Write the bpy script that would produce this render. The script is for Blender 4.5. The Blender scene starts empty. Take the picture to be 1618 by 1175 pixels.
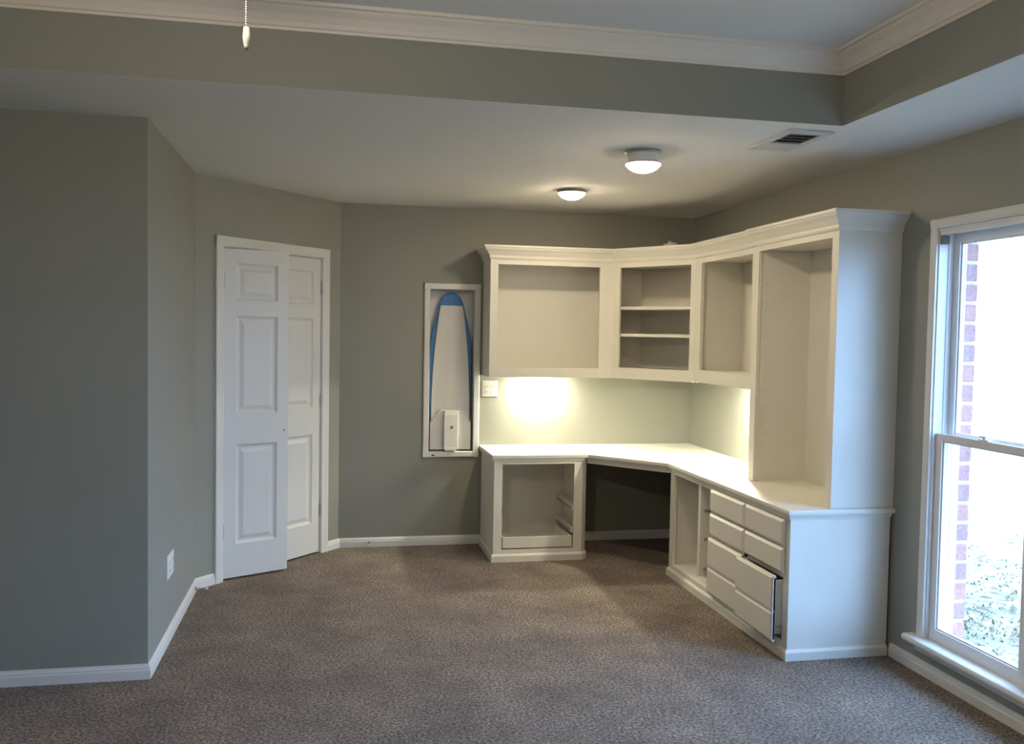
import bpy, bmesh, math, random
from mathutils import Vector, Matrix
random.seed(7)
scene = bpy.context.scene
COL = scene.collection
PI = math.pi

# ------------------------------------------------------------------ camera
cam_data = bpy.data.cameras.new('camera')
cam = bpy.data.objects.new('camera', cam_data)
COL.objects.link(cam)
yaw, pitch, roll = 0.1991, -0.0427, 0.0173
fw = Vector((math.sin(yaw)*math.cos(pitch), math.cos(yaw)*math.cos(pitch), math.sin(pitch)))
rt = fw.cross(Vector((0, 0, 1))).normalized()
up = rt.cross(fw)
r2 = rt*math.cos(roll) + up*math.sin(roll)
u2 = -rt*math.sin(roll) + up*math.cos(roll)
cam.matrix_world = Matrix(((r2.x, u2.x, -fw.x, -2.6934), (r2.y, u2.y, -fw.y, -6.4299),
                           (r2.z, u2.z, -fw.z, 1.5415), (0, 0, 0, 1)))
cam_data.sensor_fit = 'HORIZONTAL'
cam_data.sensor_width = 36.0
cam_data.lens = 31.447
cam_data.clip_start = 0.02
scene.camera = cam

# ------------------------------------------------------------------ world, exposure
SKY = 20.0
world = bpy.data.worlds.new('overcast_sky')
scene.world = world
world.use_nodes = True
bg = world.node_tree.nodes['Background']
bg.inputs['Color'].default_value = (0.32, 0.57, 1.05, 1)
bg.inputs['Strength'].default_value = SKY
scene.view_settings.view_transform = 'Standard'
scene.view_settings.look = 'None'
scene.view_settings.gamma = 1.0
scene.view_settings.use_curve_mapping = False
scene.view_settings.exposure = 0.0
LAMP = 203.0      # flush ceiling lamps
PUCK = 2500.0      # under-cabinet pucks
FAN = 175.0        # fan light bowl
WARM = (1.0, 0.82, 0.57)

# room numbers (metres): right wall x=0, back wall y=0, floor z=0
H = 2.44
XA = -2.639                      # back wall / angled wall
B = Vector((-3.475, -0.939))     # angled wall / left return
YC = -2.32                       # left return / left front wall
XL, YR = -6.0, -8.2              # far left wall, rear wall
TX0, TX1, TY0, TY1, TZ = -5.3, -0.59, -7.5, -2.963, 2.735   # tray recess
WZ0, WZ1 = 0.16, 2.05            # window opening
WINS = [(-2.806, -3.425), (-3.505, -4.124), (-4.204, -4.823)]  # only the first is in view; the other two are unseen, added for daylight

# ------------------------------------------------------------------ materials
MATS = {}
def mat(name, color, rough=0.5, metal=0.0, bump=None, var=None, spec=0.5):
    m = bpy.data.materials.new(name); m.use_nodes = True
    nt = m.node_tree; b = nt.nodes['Principled BSDF']
    b.inputs['Base Color'].default_value = (*color, 1)
    b.inputs['Roughness'].default_value = rough
    b.inputs['Metallic'].default_value = metal
    b.inputs['Specular IOR Level'].default_value = spec
    tc = nt.nodes.new('ShaderNodeNewGeometry')
    if bump:
        n = nt.nodes.new('ShaderNodeTexNoise'); n.inputs['Scale'].default_value = bump[0]
        n.inputs['Detail'].default_value = 3
        nt.links.new(tc.outputs['Position'], n.inputs['Vector'])
        bp = nt.nodes.new('ShaderNodeBump'); bp.inputs['Strength'].default_value = bump[1]
        bp.inputs['Distance'].default_value = bump[2]
        nt.links.new(n.outputs['Fac'], bp.inputs['Height'])
        nt.links.new(bp.outputs['Normal'], b.inputs['Normal'])
    if var:
        n2 = nt.nodes.new('ShaderNodeTexNoise'); n2.inputs['Scale'].default_value = var[0]
        n2.inputs['Detail'].default_value = 4
        nt.links.new(tc.outputs['Position'], n2.inputs['Vector'])
        r = nt.nodes.new('ShaderNodeValToRGB')
        r.color_ramp.elements[0].position = 0.3; r.color_ramp.elements[1].position = 0.7
        k = var[1]
        r.color_ramp.elements[0].color = (*[c*(1-k) for c in color], 1)
        r.color_ramp.elements[1].color = (*[min(1, c*(1+k)) for c in color], 1)
        nt.links.new(n2.outputs['Fac'], r.inputs['Fac'])
        nt.links.new(r.outputs['Color'], b.inputs['Base Color'])
    MATS[name] = m
    return m

WALL = mat('wall_paint', (0.300, 0.300, 0.258), 0.62, bump=(260, 0.18, 0.002), var=(1.6, 0.03))
CEIL = mat('ceiling_paint', (0.80, 0.785, 0.745), 0.9, bump=(180, 0.25, 0.002))
TRIM = mat('trim_white', (0.74, 0.73, 0.69), 0.38, var=(3, 0.02))
CROWN = mat('crown_white', (0.80, 0.74, 0.65), 0.5)
CAB = mat('cabinet_white', (0.76, 0.735, 0.66), 0.42, bump=(90, 0.06, 0.001), var=(5, 0.02))
DOORW = mat('door_white', (0.72, 0.71, 0.67), 0.45, bump=(120, 0.05, 0.001))
STEEL = mat('brushed_steel', (0.45, 0.44, 0.42), 0.38, 0.9)
DARK = mat('dark_metal', (0.05, 0.05, 0.05), 0.5, 0.5)
BLACKP = mat('black_plastic', (0.015, 0.015, 0.016), 0.5)
PLATEM = mat('painted_steel_white', (0.72, 0.70, 0.66), 0.35)
BLUE = mat('blue_board_cover', (0.085, 0.22, 0.46), 0.85, bump=(700, 0.3, 0.001), var=(40, 0.12))
PLASTIC = mat('white_plastic', (0.80, 0.79, 0.75), 0.3)
VINYL = mat('window_vinyl', (0.78, 0.78, 0.78), 0.35)
GREYB = mat('grey_bracket', (0.17, 0.18, 0.22), 0.5)
MORTAR = mat('mortar', (0.55, 0.52, 0.48), 0.95, bump=(150, 0.5, 0.004))
ADDED_SOFFIT = mat('added_soffit_paint', (0.6, 0.6, 0.58), 0.8)
FANB = mat('fan_blade_wood', (0.16, 0.09, 0.05), 0.4, var=(9, 0.25))
LEAF = mat('dry_leaf', (0.13, 0.09, 0.05), 0.9, var=(20, 0.3))
GRASS = mat('pale_grass', (0.19, 0.155, 0.085), 0.9, var=(12, 0.35))
FOB = mat('aged_fob', (0.22, 0.205, 0.18), 0.35)
LOUVER = mat('register_white', (0.62, 0.61, 0.58), 0.5)
DUCT_SHADE = mat('duct_shade', (0.06, 0.06, 0.06), 0.8)
BRICKS = [mat('brick_%s' % n, c, 0.9, bump=(120, 0.6, 0.004), var=(60, 0.2)) for n, c in
          (('red', (0.40, 0.19, 0.16)), ('rust', (0.36, 0.18, 0.16)), ('plum', (0.33, 0.18, 0.17)))]

def carpet_material():
    m = bpy.data.materials.new('carpet'); m.use_nodes = True
    nt = m.node_tree; b = nt.nodes['Principled BSDF']; L = nt.links
    g = nt.nodes.new('ShaderNodeNewGeometry')
    def noise(s, d, rough=0.6):
        n = nt.nodes.new('ShaderNodeTexNoise'); n.inputs['Scale'].default_value = s
        n.inputs['Detail'].default_value = d; n.inputs['Roughness'].default_value = rough
        L.new(g.outputs['Position'], n.inputs['Vector']); return n
    fine = noise(78, 5, 0.8)
    ramp = nt.nodes.new('ShaderNodeValToRGB')
    e = ramp.color_ramp.elements
    e[0].position = 0.385; e[0].color = (0.030, 0.021, 0.016, 1)
    e[1].position = 0.62; e[1].color = (0.47, 0.365, 0.295, 1)
    mid = e.new(0.49); mid.color = (0.185, 0.144, 0.114, 1)
    L.new(fine.outputs['Fac'], ramp.inputs['Fac'])
    big = noise(3.4, 5, 0.65)
    r2 = nt.nodes.new('ShaderNodeValToRGB')
    r2.color_ramp.elements[0].position = 0.35; r2.color_ramp.elements[0].color = (0.72, 0.70, 0.68, 1)
    r2.color_ramp.elements[1].position = 0.65; r2.color_ramp.elements[1].color = (1.22, 1.21, 1.20, 1)
    L.new(big.outputs['Fac'], r2.inputs['Fac'])
    mx = nt.nodes.new('ShaderNodeMix'); mx.data_type = 'RGBA'; mx.blend_type = 'MULTIPLY'
    mx.inputs['Factor'].default_value = 1.0
    L.new(ramp.outputs['Color'], mx.inputs['A']); L.new(r2.outputs['Color'], mx.inputs['B'])
    L.new(mx.outputs['Result'], b.inputs['Base Color'])
    b.inputs['Roughness'].default_value = 1.0
    b.inputs['Specular IOR Level'].default_value = 0.1
    b.inputs['Sheen Weight'].default_value = 0.15
    b.inputs['Sheen Roughness'].default_value = 0.6
    bp = nt.nodes.new('ShaderNodeBump'); bp.inputs['Strength'].default_value = 0.9
    bp.inputs['Distance'].default_value = 0.012
    L.new(fine.outputs['Fac'], bp.inputs['Height']); L.new(bp.outputs['Normal'], b.inputs['Normal'])
    return m
CARPET = carpet_material()

def lawn_material():
    m = bpy.data.materials.new('lawn_ground'); m.use_nodes = True
    nt = m.node_tree; b = nt.nodes['Principled BSDF']; L = nt.links
    g = nt.nodes.new('ShaderNodeNewGeometry')
    n = nt.nodes.new('ShaderNodeTexNoise'); n.inputs['Scale'].default_value = 4; n.inputs['Detail'].default_value = 6
    L.new(g.outputs['Position'], n.inputs['Vector'])
    r = nt.nodes.new('ShaderNodeValToRGB')
    r.color_ramp.elements[0].position = 0.35; r.color_ramp.elements[0].color = (0.16, 0.125, 0.07, 1)
    r.color_ramp.elements[1].position = 0.6; r.color_ramp.elements[1].color = (0.24, 0.17, 0.10, 1)
    L.new(n.outputs['Fac'], r.inputs['Fac']); L.new(r.outputs['Color'], b.inputs['Base Color'])
    b.inputs['Roughness'].default_value = 1.0
    return m
LAWN = lawn_material()

def emit_mat(name, color, strength):
    m = bpy.data.materials.new(name); m.use_nodes = True
    nt = m.node_tree; b = nt.nodes['Principled BSDF']
    b.inputs['Base Color'].default_value = (0.85, 0.83, 0.78, 1)
    b.inputs['Emission Color'].default_value = (*color, 1)
    b.inputs['Emission Strength'].default_value = strength
    b.inputs['Roughness'].default_value = 0.3
    return m
BOWL = emit_mat('lit_glass_bowl', WARM, 6.0)
LENS = emit_mat('lit_lamp_lens', WARM, LAMP)
PUCKM = emit_mat('lit_puck_lens', (1.0, 0.96, 0.74), PUCK)
FANL = emit_mat('lit_fan_bowl', (1.0, 0.88, 0.70), FAN)

def glass_material():
    m = bpy.data.materials.new('window_glass'); m.use_nodes = True
    nt = m.node_tree; nt.nodes.remove(nt.nodes['Principled BSDF'])
    out = nt.nodes['Material Output']
    t = nt.nodes.new('ShaderNodeBsdfTransparent'); t.inputs['Color'].default_value = (0.96, 0.98, 0.97, 1)
    g = nt.nodes.new('ShaderNodeBsdfGlossy'); g.inputs['Roughness'].default_value = 0.02
    mx = nt.nodes.new('ShaderNodeMixShader'); mx.inputs['Fac'].default_value = 0.05
    nt.links.new(t.outputs[0], mx.inputs[1]); nt.links.new(g.outputs[0], mx.inputs[2])
    nt.links.new(mx.outputs[0], out.inputs['Surface'])
    return m
GLASS = glass_material()

def film_material():
    m = bpy.data.materials.new('clear_film'); m.use_nodes = True
    nt = m.node_tree; b = nt.nodes['Principled BSDF']
    b.inputs['Base Color'].default_value = (0.75, 0.75, 0.73, 1); b.inputs['Roughness'].default_value = 0.2
    b.inputs['Alpha'].default_value = 0.55
    return m
FILM = film_material()

# ------------------------------------------------------------------ builders
ORIG = {}           # world origin of every object built here
class MB:
    """collects shapes given in world metres (or through a matrix) into one mesh"""
    def __init__(self, mx=None):
        self.v = []; self.f = []; self.mx = mx
    def add(self, vs, fs):
        o = len(self.v)
        for p in vs:
            p = Vector(p)
            self.v.append(self.mx @ p if self.mx else p)
        self.f += [tuple(i+o for i in f) for f in fs]
        return self
    def box(self, x0, x1, y0, y1, z0, z1):
        x0, x1 = min(x0, x1), max(x0, x1); y0, y1 = min(y0, y1), max(y0, y1); z0, z1 = min(z0, z1), max(z0, z1)
        return self.add([(x0,y0,z0),(x1,y0,z0),(x1,y1,z0),(x0,y1,z0),(x0,y0,z1),(x1,y0,z1),(x1,y1,z1),(x0,y1,z1)],
                 [(0,3,2,1),(4,5,6,7),(0,1,5,4),(1,2,6,5),(2,3,7,6),(3,0,4,7)])
    def prism(self, pts, z0, z1):
        """plan polygon (x,y) extruded z0..z1"""
        n = len(pts)
        vs = [(p[0], p[1], z0) for p in pts] + [(p[0], p[1], z1) for p in pts]
        fs = [tuple(range(n))[::-1], tuple(range(n, 2*n))] + [(i, (i+1) % n, n+(i+1) % n, n+i) for i in range(n)]
        return self.add(vs, fs)
    def ext(self, pts, fn, a, b):
        """2-D profile pts mapped by fn(u, v, t) between t=a and t=b"""
        n = len(pts)
        vs = [fn(u, v, a) for u, v in pts] + [fn(u, v, b) for u, v in pts]
        fs = [tuple(range(n))[::-1], tuple(range(n, 2*n))] + [(i, (i+1) % n, n+(i+1) % n, n+i) for i in range(n)]
        return self.add(vs, fs)
    def sweep(self, prof, path, closed=False):
        """profile (out, z) swept along a plan path with mitred corners; out is to the right of travel"""
        P = [Vector(p) for p in path]; n = len(P); rings = []
        for i in range(n):
            if closed or 0 < i < n-1:
                d0 = (P[i]-P[i-1]).normalized(); d1 = (P[(i+1) % n]-P[i]).normalized()
            elif i == 0:
                d0 = d1 = (P[1]-P[0]).normalized()
            else:
                d0 = d1 = (P[-1]-P[-2]).normalized()
            n0 = Vector((d0.y, -d0.x)); n1 = Vector((d1.y, -d1.x))
            m = (n0+n1).normalized(); k = 1.0/max(0.25, m.dot(n0))
            rings.append([(P[i].x+m.x*k*o, P[i].y+m.y*k*o, z) for o, z in prof])
        m_ = len(prof); vs = [p for r in rings for p in r]; fs = []
        cnt = n if closed else n-1
        for i in range(cnt):
            a = i*m_; b = ((i+1) % n)*m_
            for j in range(m_):
                k = (j+1) % m_
                fs.append((a+j, a+k, b+k, b+j))
        if not closed:
            fs.append(tuple(range(m_))[::-1]); fs.append(tuple((n-1)*m_+j for j in range(m_)))
        return self.add(vs, fs)
    def lathe(self, prof, c, axis='z', seg=32):
        """profile (r, h) spun about axis through c"""
        vs = []; fs = []; n = len(prof)
        for i in range(seg):
            a = 2*PI*i/seg; ca, sa = math.cos(a), math.sin(a)
            for r, h in prof:
                if axis == 'z': vs.append((c[0]+r*ca, c[1]+r*sa, c[2]+h))
                elif axis == 'x': vs.append((c[0]+h, c[1]+r*ca, c[2]+r*sa))
                else: vs.append((c[0]+r*ca, c[1]+h, c[2]+r*sa))
        for i in range(seg):
            j = (i+1) % seg
            for k in range(n-1):
                fs.append((i*n+k, j*n+k, j*n+k+1, i*n+k+1))
        if prof[0][0] > 1e-6: fs.append(tuple(i*n for i in range(seg))[::-1])
        if prof[-1][0] > 1e-6: fs.append(tuple(i*n+n-1 for i in range(seg)))
        return self.add(vs, fs)
    def tube(self, p0, p1, r, seg=10):
        p0 = Vector(p0); p1 = Vector(p1); d = (p1-p0).normalized()
        a = d.orthogonal().normalized(); b = d.cross(a)
        vs = []
        for p in (p0, p1):
            for i in range(seg):
                t = 2*PI*i/seg; vs.append(p + a*(r*math.cos(t)) + b*(r*math.sin(t)))
        fs = [(i, (i+1) % seg, seg+(i+1) % seg, seg+i) for i in range(seg)]
        fs += [tuple(range(seg))[::-1], tuple(range(seg, 2*seg))]
        return self.add(vs, fs)
    def build(self, name, material, parent=None, bevel=0.0, smooth=False, origin=None):
        if parent is not None: o0 = ORIG[parent.name]
        elif origin is not None: o0 = Vector(origin)
        else:
            xs = [p.x for p in self.v]; ys = [p.y for p in self.v]; zs = [p.z for p in self.v]
            o0 = Vector(((min(xs)+max(xs))/2, (min(ys)+max(ys))/2, min(zs)))
        me = bpy.data.meshes.new(name)
        me.from_pydata([tuple(p-o0) for p in self.v], [], self.f)
        bm = bmesh.new(); bm.from_mesh(me)
        bmesh.ops.remove_doubles(bm, verts=bm.verts, dist=1e-6)
        bmesh.ops.recalc_face_normals(bm, faces=bm.faces)
        if bevel > 0:
            ed = [e for e in bm.edges if len(e.link_faces) == 2 and e.calc_face_angle(0) > 0.6]
            bmesh.ops.bevel(bm, geom=ed, offset=bevel, segments=2, profile=0.6, affect='EDGES', clamp_overlap=True)
        bm.to_mesh(me); bm.free()
        if smooth:
            for p in me.polygons: p.use_smooth = True
            try: me.set_sharp_from_angle(angle=math.radians(40))
            except Exception: pass
        me.materials.append(material)
        o = bpy.data.objects.new(name, me); COL.objects.link(o)
        if parent is not None:
            o.parent = parent
        else:
            o.location = o0
        ORIG[o.name] = o0
        return o

def empty(name, loc):
    o = bpy.data.objects.new(name, None); COL.objects.link(o)
    o.location = loc; o.empty_display_size = 0.1
    ORIG[o.name] = Vector(loc)
    return o
def tag(o, label, cat=None, group=None):
    o['label'] = label
    if cat: o['category'] = cat
    if group: o['group'] = group
    return o
def struct(o, label=None):
    o['kind'] = 'structure'
    if label: o['label'] = label
    return o

# ------------------------------------------------------------------ room shell
TH = 0.12
struct(MB().box(XL-TH, 0.0, YR-TH, 1.2, -0.06, 0.0).build('floor', CARPET), 'brown grey speckled cut pile carpet across the room')

# back wall with the recess of the ironing cabinet
IX0, IX1, IZ0, IZ1 = -2.012, -1.672, 0.672, 1.862
w = MB()
w.box(XA-0.02, IX0, 0, TH, 0, H).box(IX1, 0, 0, TH, 0, H).box(IX0, IX1, 0, TH, 0, IZ0).box(IX0, IX1, 0, TH, IZ1, H)
struct(w.build('wall_back', WALL), 'grey back wall behind the desk and ironing cabinet')

# angled wall with the closet opening; s runs from B to A
A2 = Vector((XA, 0.0)); dv = (A2-B); LEN = dv.length; dv.normalize()
nv = Vector((dv.y, -dv.x))       # into the room
MXD = Matrix(((dv.x, nv.x, 0, B.x), (dv.y, nv.y, 0, B.y), (0, 0, 1, 0), (0, 0, 0, 1)))  # local x=s, y=out of wall, z
S0, S1, DZ = 0.203, 1.070, 2.036
w = MB(MXD)
w.box(-0.05, S0, -TH, 0, 0, H).box(S1, LEN+0.05, -TH, 0, 0, H).box(S0, S1, -TH, 0, DZ, H)
struct(w.build('wall_angled', WALL), 'grey angled wall with the closet doors')
# closet behind the doors
w = MB(MXD)
w.box(S0-0.3, S1+0.3, -0.75, -0.70, 0, H).box(S0-0.35, S0-0.3, -0.75, -TH, 0, H).box(S1+0.3, S1+0.35, -0.75, -TH, 0, H)
w.box(S0-0.35, S1+0.35, -0.75, -TH, H, H+0.05)
struct(w.build('wall_closet', WALL), 'closet interior behind the paneled doors')

struct(MB().box(B.x-TH, B.x, YC+TH, B.y, 0, H).box(B.x-0.0005, B.x, YC, YC+TH, 0, H).build('wall_left', WALL), 'grey return wall between the closet and the front corner')
struct(MB().box(XL, B.x-0.0006, YC, YC+TH, 0, H).build('wall_front_left', WALL), 'dim grey wall left of the outside corner')
struct(MB().box(XL-TH, XL, YR, YC+TH, 0, H).build('wall_far_left', WALL))
struct(MB().box(XL-TH, 0, YR-TH, YR, 0, H).build('wall_rear', WALL))

# right wall with the visible window opening and two unseen ones added for daylight
w = MB()
w.box(0, 0.13, YR-TH, TH, 0, WZ0).box(0, 0.13, YR-TH, TH, WZ1, H)
ys = [TH] + [y for a, b in WINS for y in (a, b)] + [YR-TH]
for i in range(0, len(ys), 2):
    w.box(0, 0.13, ys[i+1], ys[i], WZ0, WZ1)
struct(w.build('wall_right', WALL), 'grey right wall with the tall white window')

# ceiling ring and tray
w = MB()
G = 0.052
w.box(XL-TH, 0.13, TY1+G, 1.2, H, H+0.05)
w.box(XL-TH, 0.13, YR-TH, TY0-G, H, H+0.05)
w.box(XL-TH, TX0-G, TY0-G, TY1+G, H, H+0.05).box(TX1+G, 0.13, TY0-G, TY1+G, H, H+0.05)
w.box(TX0-G, TX1+G, TY1, TY1+G, H, H+0.0004).box(TX0-G, TX1+G, TY0-G, TY0, H, H+0.0004).box(TX0-G, TX0, TY0, TY1, H, H+0.0004).box(TX1, TX1+G, TY0, TY1, H, H+0.0004)
ceil = struct(w.build('ceiling', CEIL), 'white lower ceiling around the tray recess')
MB().box(TX0-0.1, TX1+0.1, TY0-0.1, TY1+0.1, TZ, TZ+0.05).build('tray_top', CEIL, ceil)
for nm, a in (('wall_tray_back', (TX0-0.05, TX1+0.05, TY1, TY1+0.05)), ('wall_tray_rear', (TX0-0.05, TX1+0.05, TY0-0.05, TY0)),
              ('wall_tray_right', (TX1, TX1+0.05, TY0, TY1)), ('wall_tray_left', (TX0-0.05, TX0, TY0, TY1))):
    struct(MB().box(*a, H+0.0005, TZ).build(nm, WALL), 'grey painted side of the tray ceiling')
# crown moulding in the tray: profile (out, z)
c0 = TZ
cp = [(0, c0-0.087), (0.008, c0-0.087), (0.010, c0-0.078), (0.018, c0-0.074), (0.024, c0-0.060), (0.040, c0-0.038),
      (0.060, c0-0.022), (0.066, c0-0.014), (0.078, c0-0.012), (0.080, c0), (0, c0)]
for k, (p, q) in enumerate((((TX0, TY1), (TX1, TY1)), ((TX1, TY1), (TX1, TY0)), ((TX1, TY0), (TX0, TY0)), ((TX0, TY0), (TX0, TY1)))):
    p = Vector(p); q = Vector(q); d = (q-p).normalized(); n = Vector((d.y, -d.x)); m = MB(); vs = []
    for o, z in cp: a = p + n*o + d*o; vs.append((a.x, a.y, z))
    for o, z in cp: a = q + n*o - d*o; vs.append((a.x, a.y, z))
    N = len(cp)
    m.add(vs, [tuple(range(N)), tuple(range(N, 2*N))] + [(i, (i+1) % N, N+(i+1) % N, N+i) for i in range(N)])
    struct(m.build('trim_%d' % (k+1), CROWN), 'cream crown moulding at the top of the tray ceiling')

# baseboards
bb = [(0, 0), (0.014, 0), (0.014, 0.040), (0.011, 0.044), (0.011, 0.052), (0.007, 0.058), (0.004, 0.066), (0, 0.066)]
def P3(s, o=0): v = MXD @ Vector((s, o, 0)); return (v.x, v.y)
def base(name, path, label):
    struct(MB().sweep(bb, path).build(name, TRIM), label)
base('baseboard_back', [(A2.x+0.006, 0), (0, 0)], 'white baseboard along the back wall')
base('baseboard_angled', [P3(S1+0.066), (A2.x+0.006, 0.0)], 'short white baseboard right of the closet casing')
base('baseboard_left', [(XL, YC), (B.x, YC), (B.x, B.y), P3(S0-0.063)], 'white baseboard wrapping the outside corner to the closet')
base('baseboard_right', [(0, -2.57), (0, YR)], 'white baseboard under the window')
base('baseboard_rear', [(0, YR), (XL, YR)], 'white baseboard on the rear wall')
base('baseboard_far_left', [(XL, YR), (XL, YC)], 'white baseboard on the far left wall')

# ------------------------------------------------------------------ closet doors
door = empty('door_1', (MXD @ Vector(((S0+S1)/2, 0, 0)))[:]); struct(door, 'white double closet doors with raised panels, one leaf ajar')
CW = 0.062
def casing_prof(w_): return [(0, 0), (0, 0.010), (0.008, 0.014), (w_*0.55, 0.016), (w_*0.8, 0.019), (w_, 0.017), (w_, 0)]
m = MB(MXD); m.ext(casing_prof(CW), lambda u, v, t: (S0-u, v, t), 0, DZ+CW); m.build('side_casing', TRIM, door)
m = MB(MXD); m.ext(casing_prof(CW), lambda u, v, t: (S1+u, v, t), 0, DZ+CW); m.build('side_casing', TRIM, door)
m = MB(MXD); m.ext(casing_prof(CW), lambda u, v, t: (t, v+0.0006, DZ+u), S0-CW, S1+CW); m.build('head_casing', TRIM, door)
m = MB(MXD); m.box(S0-0.002, S0+0.004, -TH, 0.0, 0, DZ); m.box(S1-0.004, S1+0.002, -TH, 0, 0, DZ); m.box(S0, S1, -TH, 0, DZ-0.004, DZ)
m.build('jamb', TRIM, door)
PZ = [(0.218, 0.832), (1.020, 1.622), (1.717, 1.940)]
def leaf(mx, wd, hinge_side):
    """local x 0..wd, y = front of leaf at 0 going back to -0.035"""
    z0, z1 = 0.013, 2.028; a, b = 0.080, wd-0.074
    f = MB(mx)
    f.box(0, a, -0.035, 0, z0, z1).box(b, wd, -0.035, 0, z0, z1)
    zz = [z0] + [z for p in PZ for z in p] + [z1]
    for i in range(0, len(zz), 2): f.box(a, b, -0.035, 0, zz[i], zz[i+1])
    lf = f.build('door_leaf', DOORW, door)
    for (p0, p1) in PZ:
        g = MB(mx)
        def ring(k, y): return [(a+k, y, p0+k), (b-k, y, p0+k), (b-k, y, p1-k), (a+k, y, p1-k)]
        rs = [ring(0, 0.0), ring(0.004, -0.006), ring(0.016, -0.013), ring(0.026, -0.013), ring(0.050, -0.005)]
        vs = [p for r in rs for p in r]; fs = []
        for i in range(len(rs)-1):
            for j in range(4): fs.append((i*4+j, i*4+(j+1) % 4, i*4+4+(j+1) % 4, i*4+4+j))
        k = (len(rs)-1)*4; fs.append((k, k+1, k+2, k+3))
        vs += [(a, -0.03, p0), (b, -0.03, p0), (b, -0.03, p1), (a, -0.03, p1)]; n = k+4
        fs.append((n+3, n+2, n+1, n))
        for j in range(4): fs.append((j, (j+1) % 4, n+(j+1) % 4, n+j))
        g.add(vs, fs); g.build('raised_panel', DOORW, lf)
    hx = -0.002 if hinge_side < 0 else wd+0.002
    for hz in (0.30, 1.06, 1.83):
        g = MB(mx); g.lathe([(0.0055, 0), (0.0055, 0.088), (0.003, 0.093)], (hx, 0.004, hz-0.044), seg=10)
        g.box(hx-0.003, hx+0.003, -0.02, 0.002, hz-0.044, hz+0.044)
        g.build('hinge', STEEL, lf)
    return lf
# right leaf closed in the opening, left leaf swung 20 degrees into the room
WL = (S1-S0)/2 - 0.006
MR = MXD @ Matrix.Translation((S1-0.007-WL, -0.004, 0))
leaf(MR, WL, 1)
ML = MXD @ Matrix.Translation((S0+0.008, 0.0, 0)) @ Matrix.Rotation(math.radians(20), 4, 'Z')
ll = leaf(ML, 0.421, -1)
g = MB(ML); g.lathe([(0.0001, 0.006), (0.006, 0.004), (0.007, 0)], (0.395, 0, 0.908), axis='y', seg=12); g.build('pull_bolt', STEEL, ll)

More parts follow.
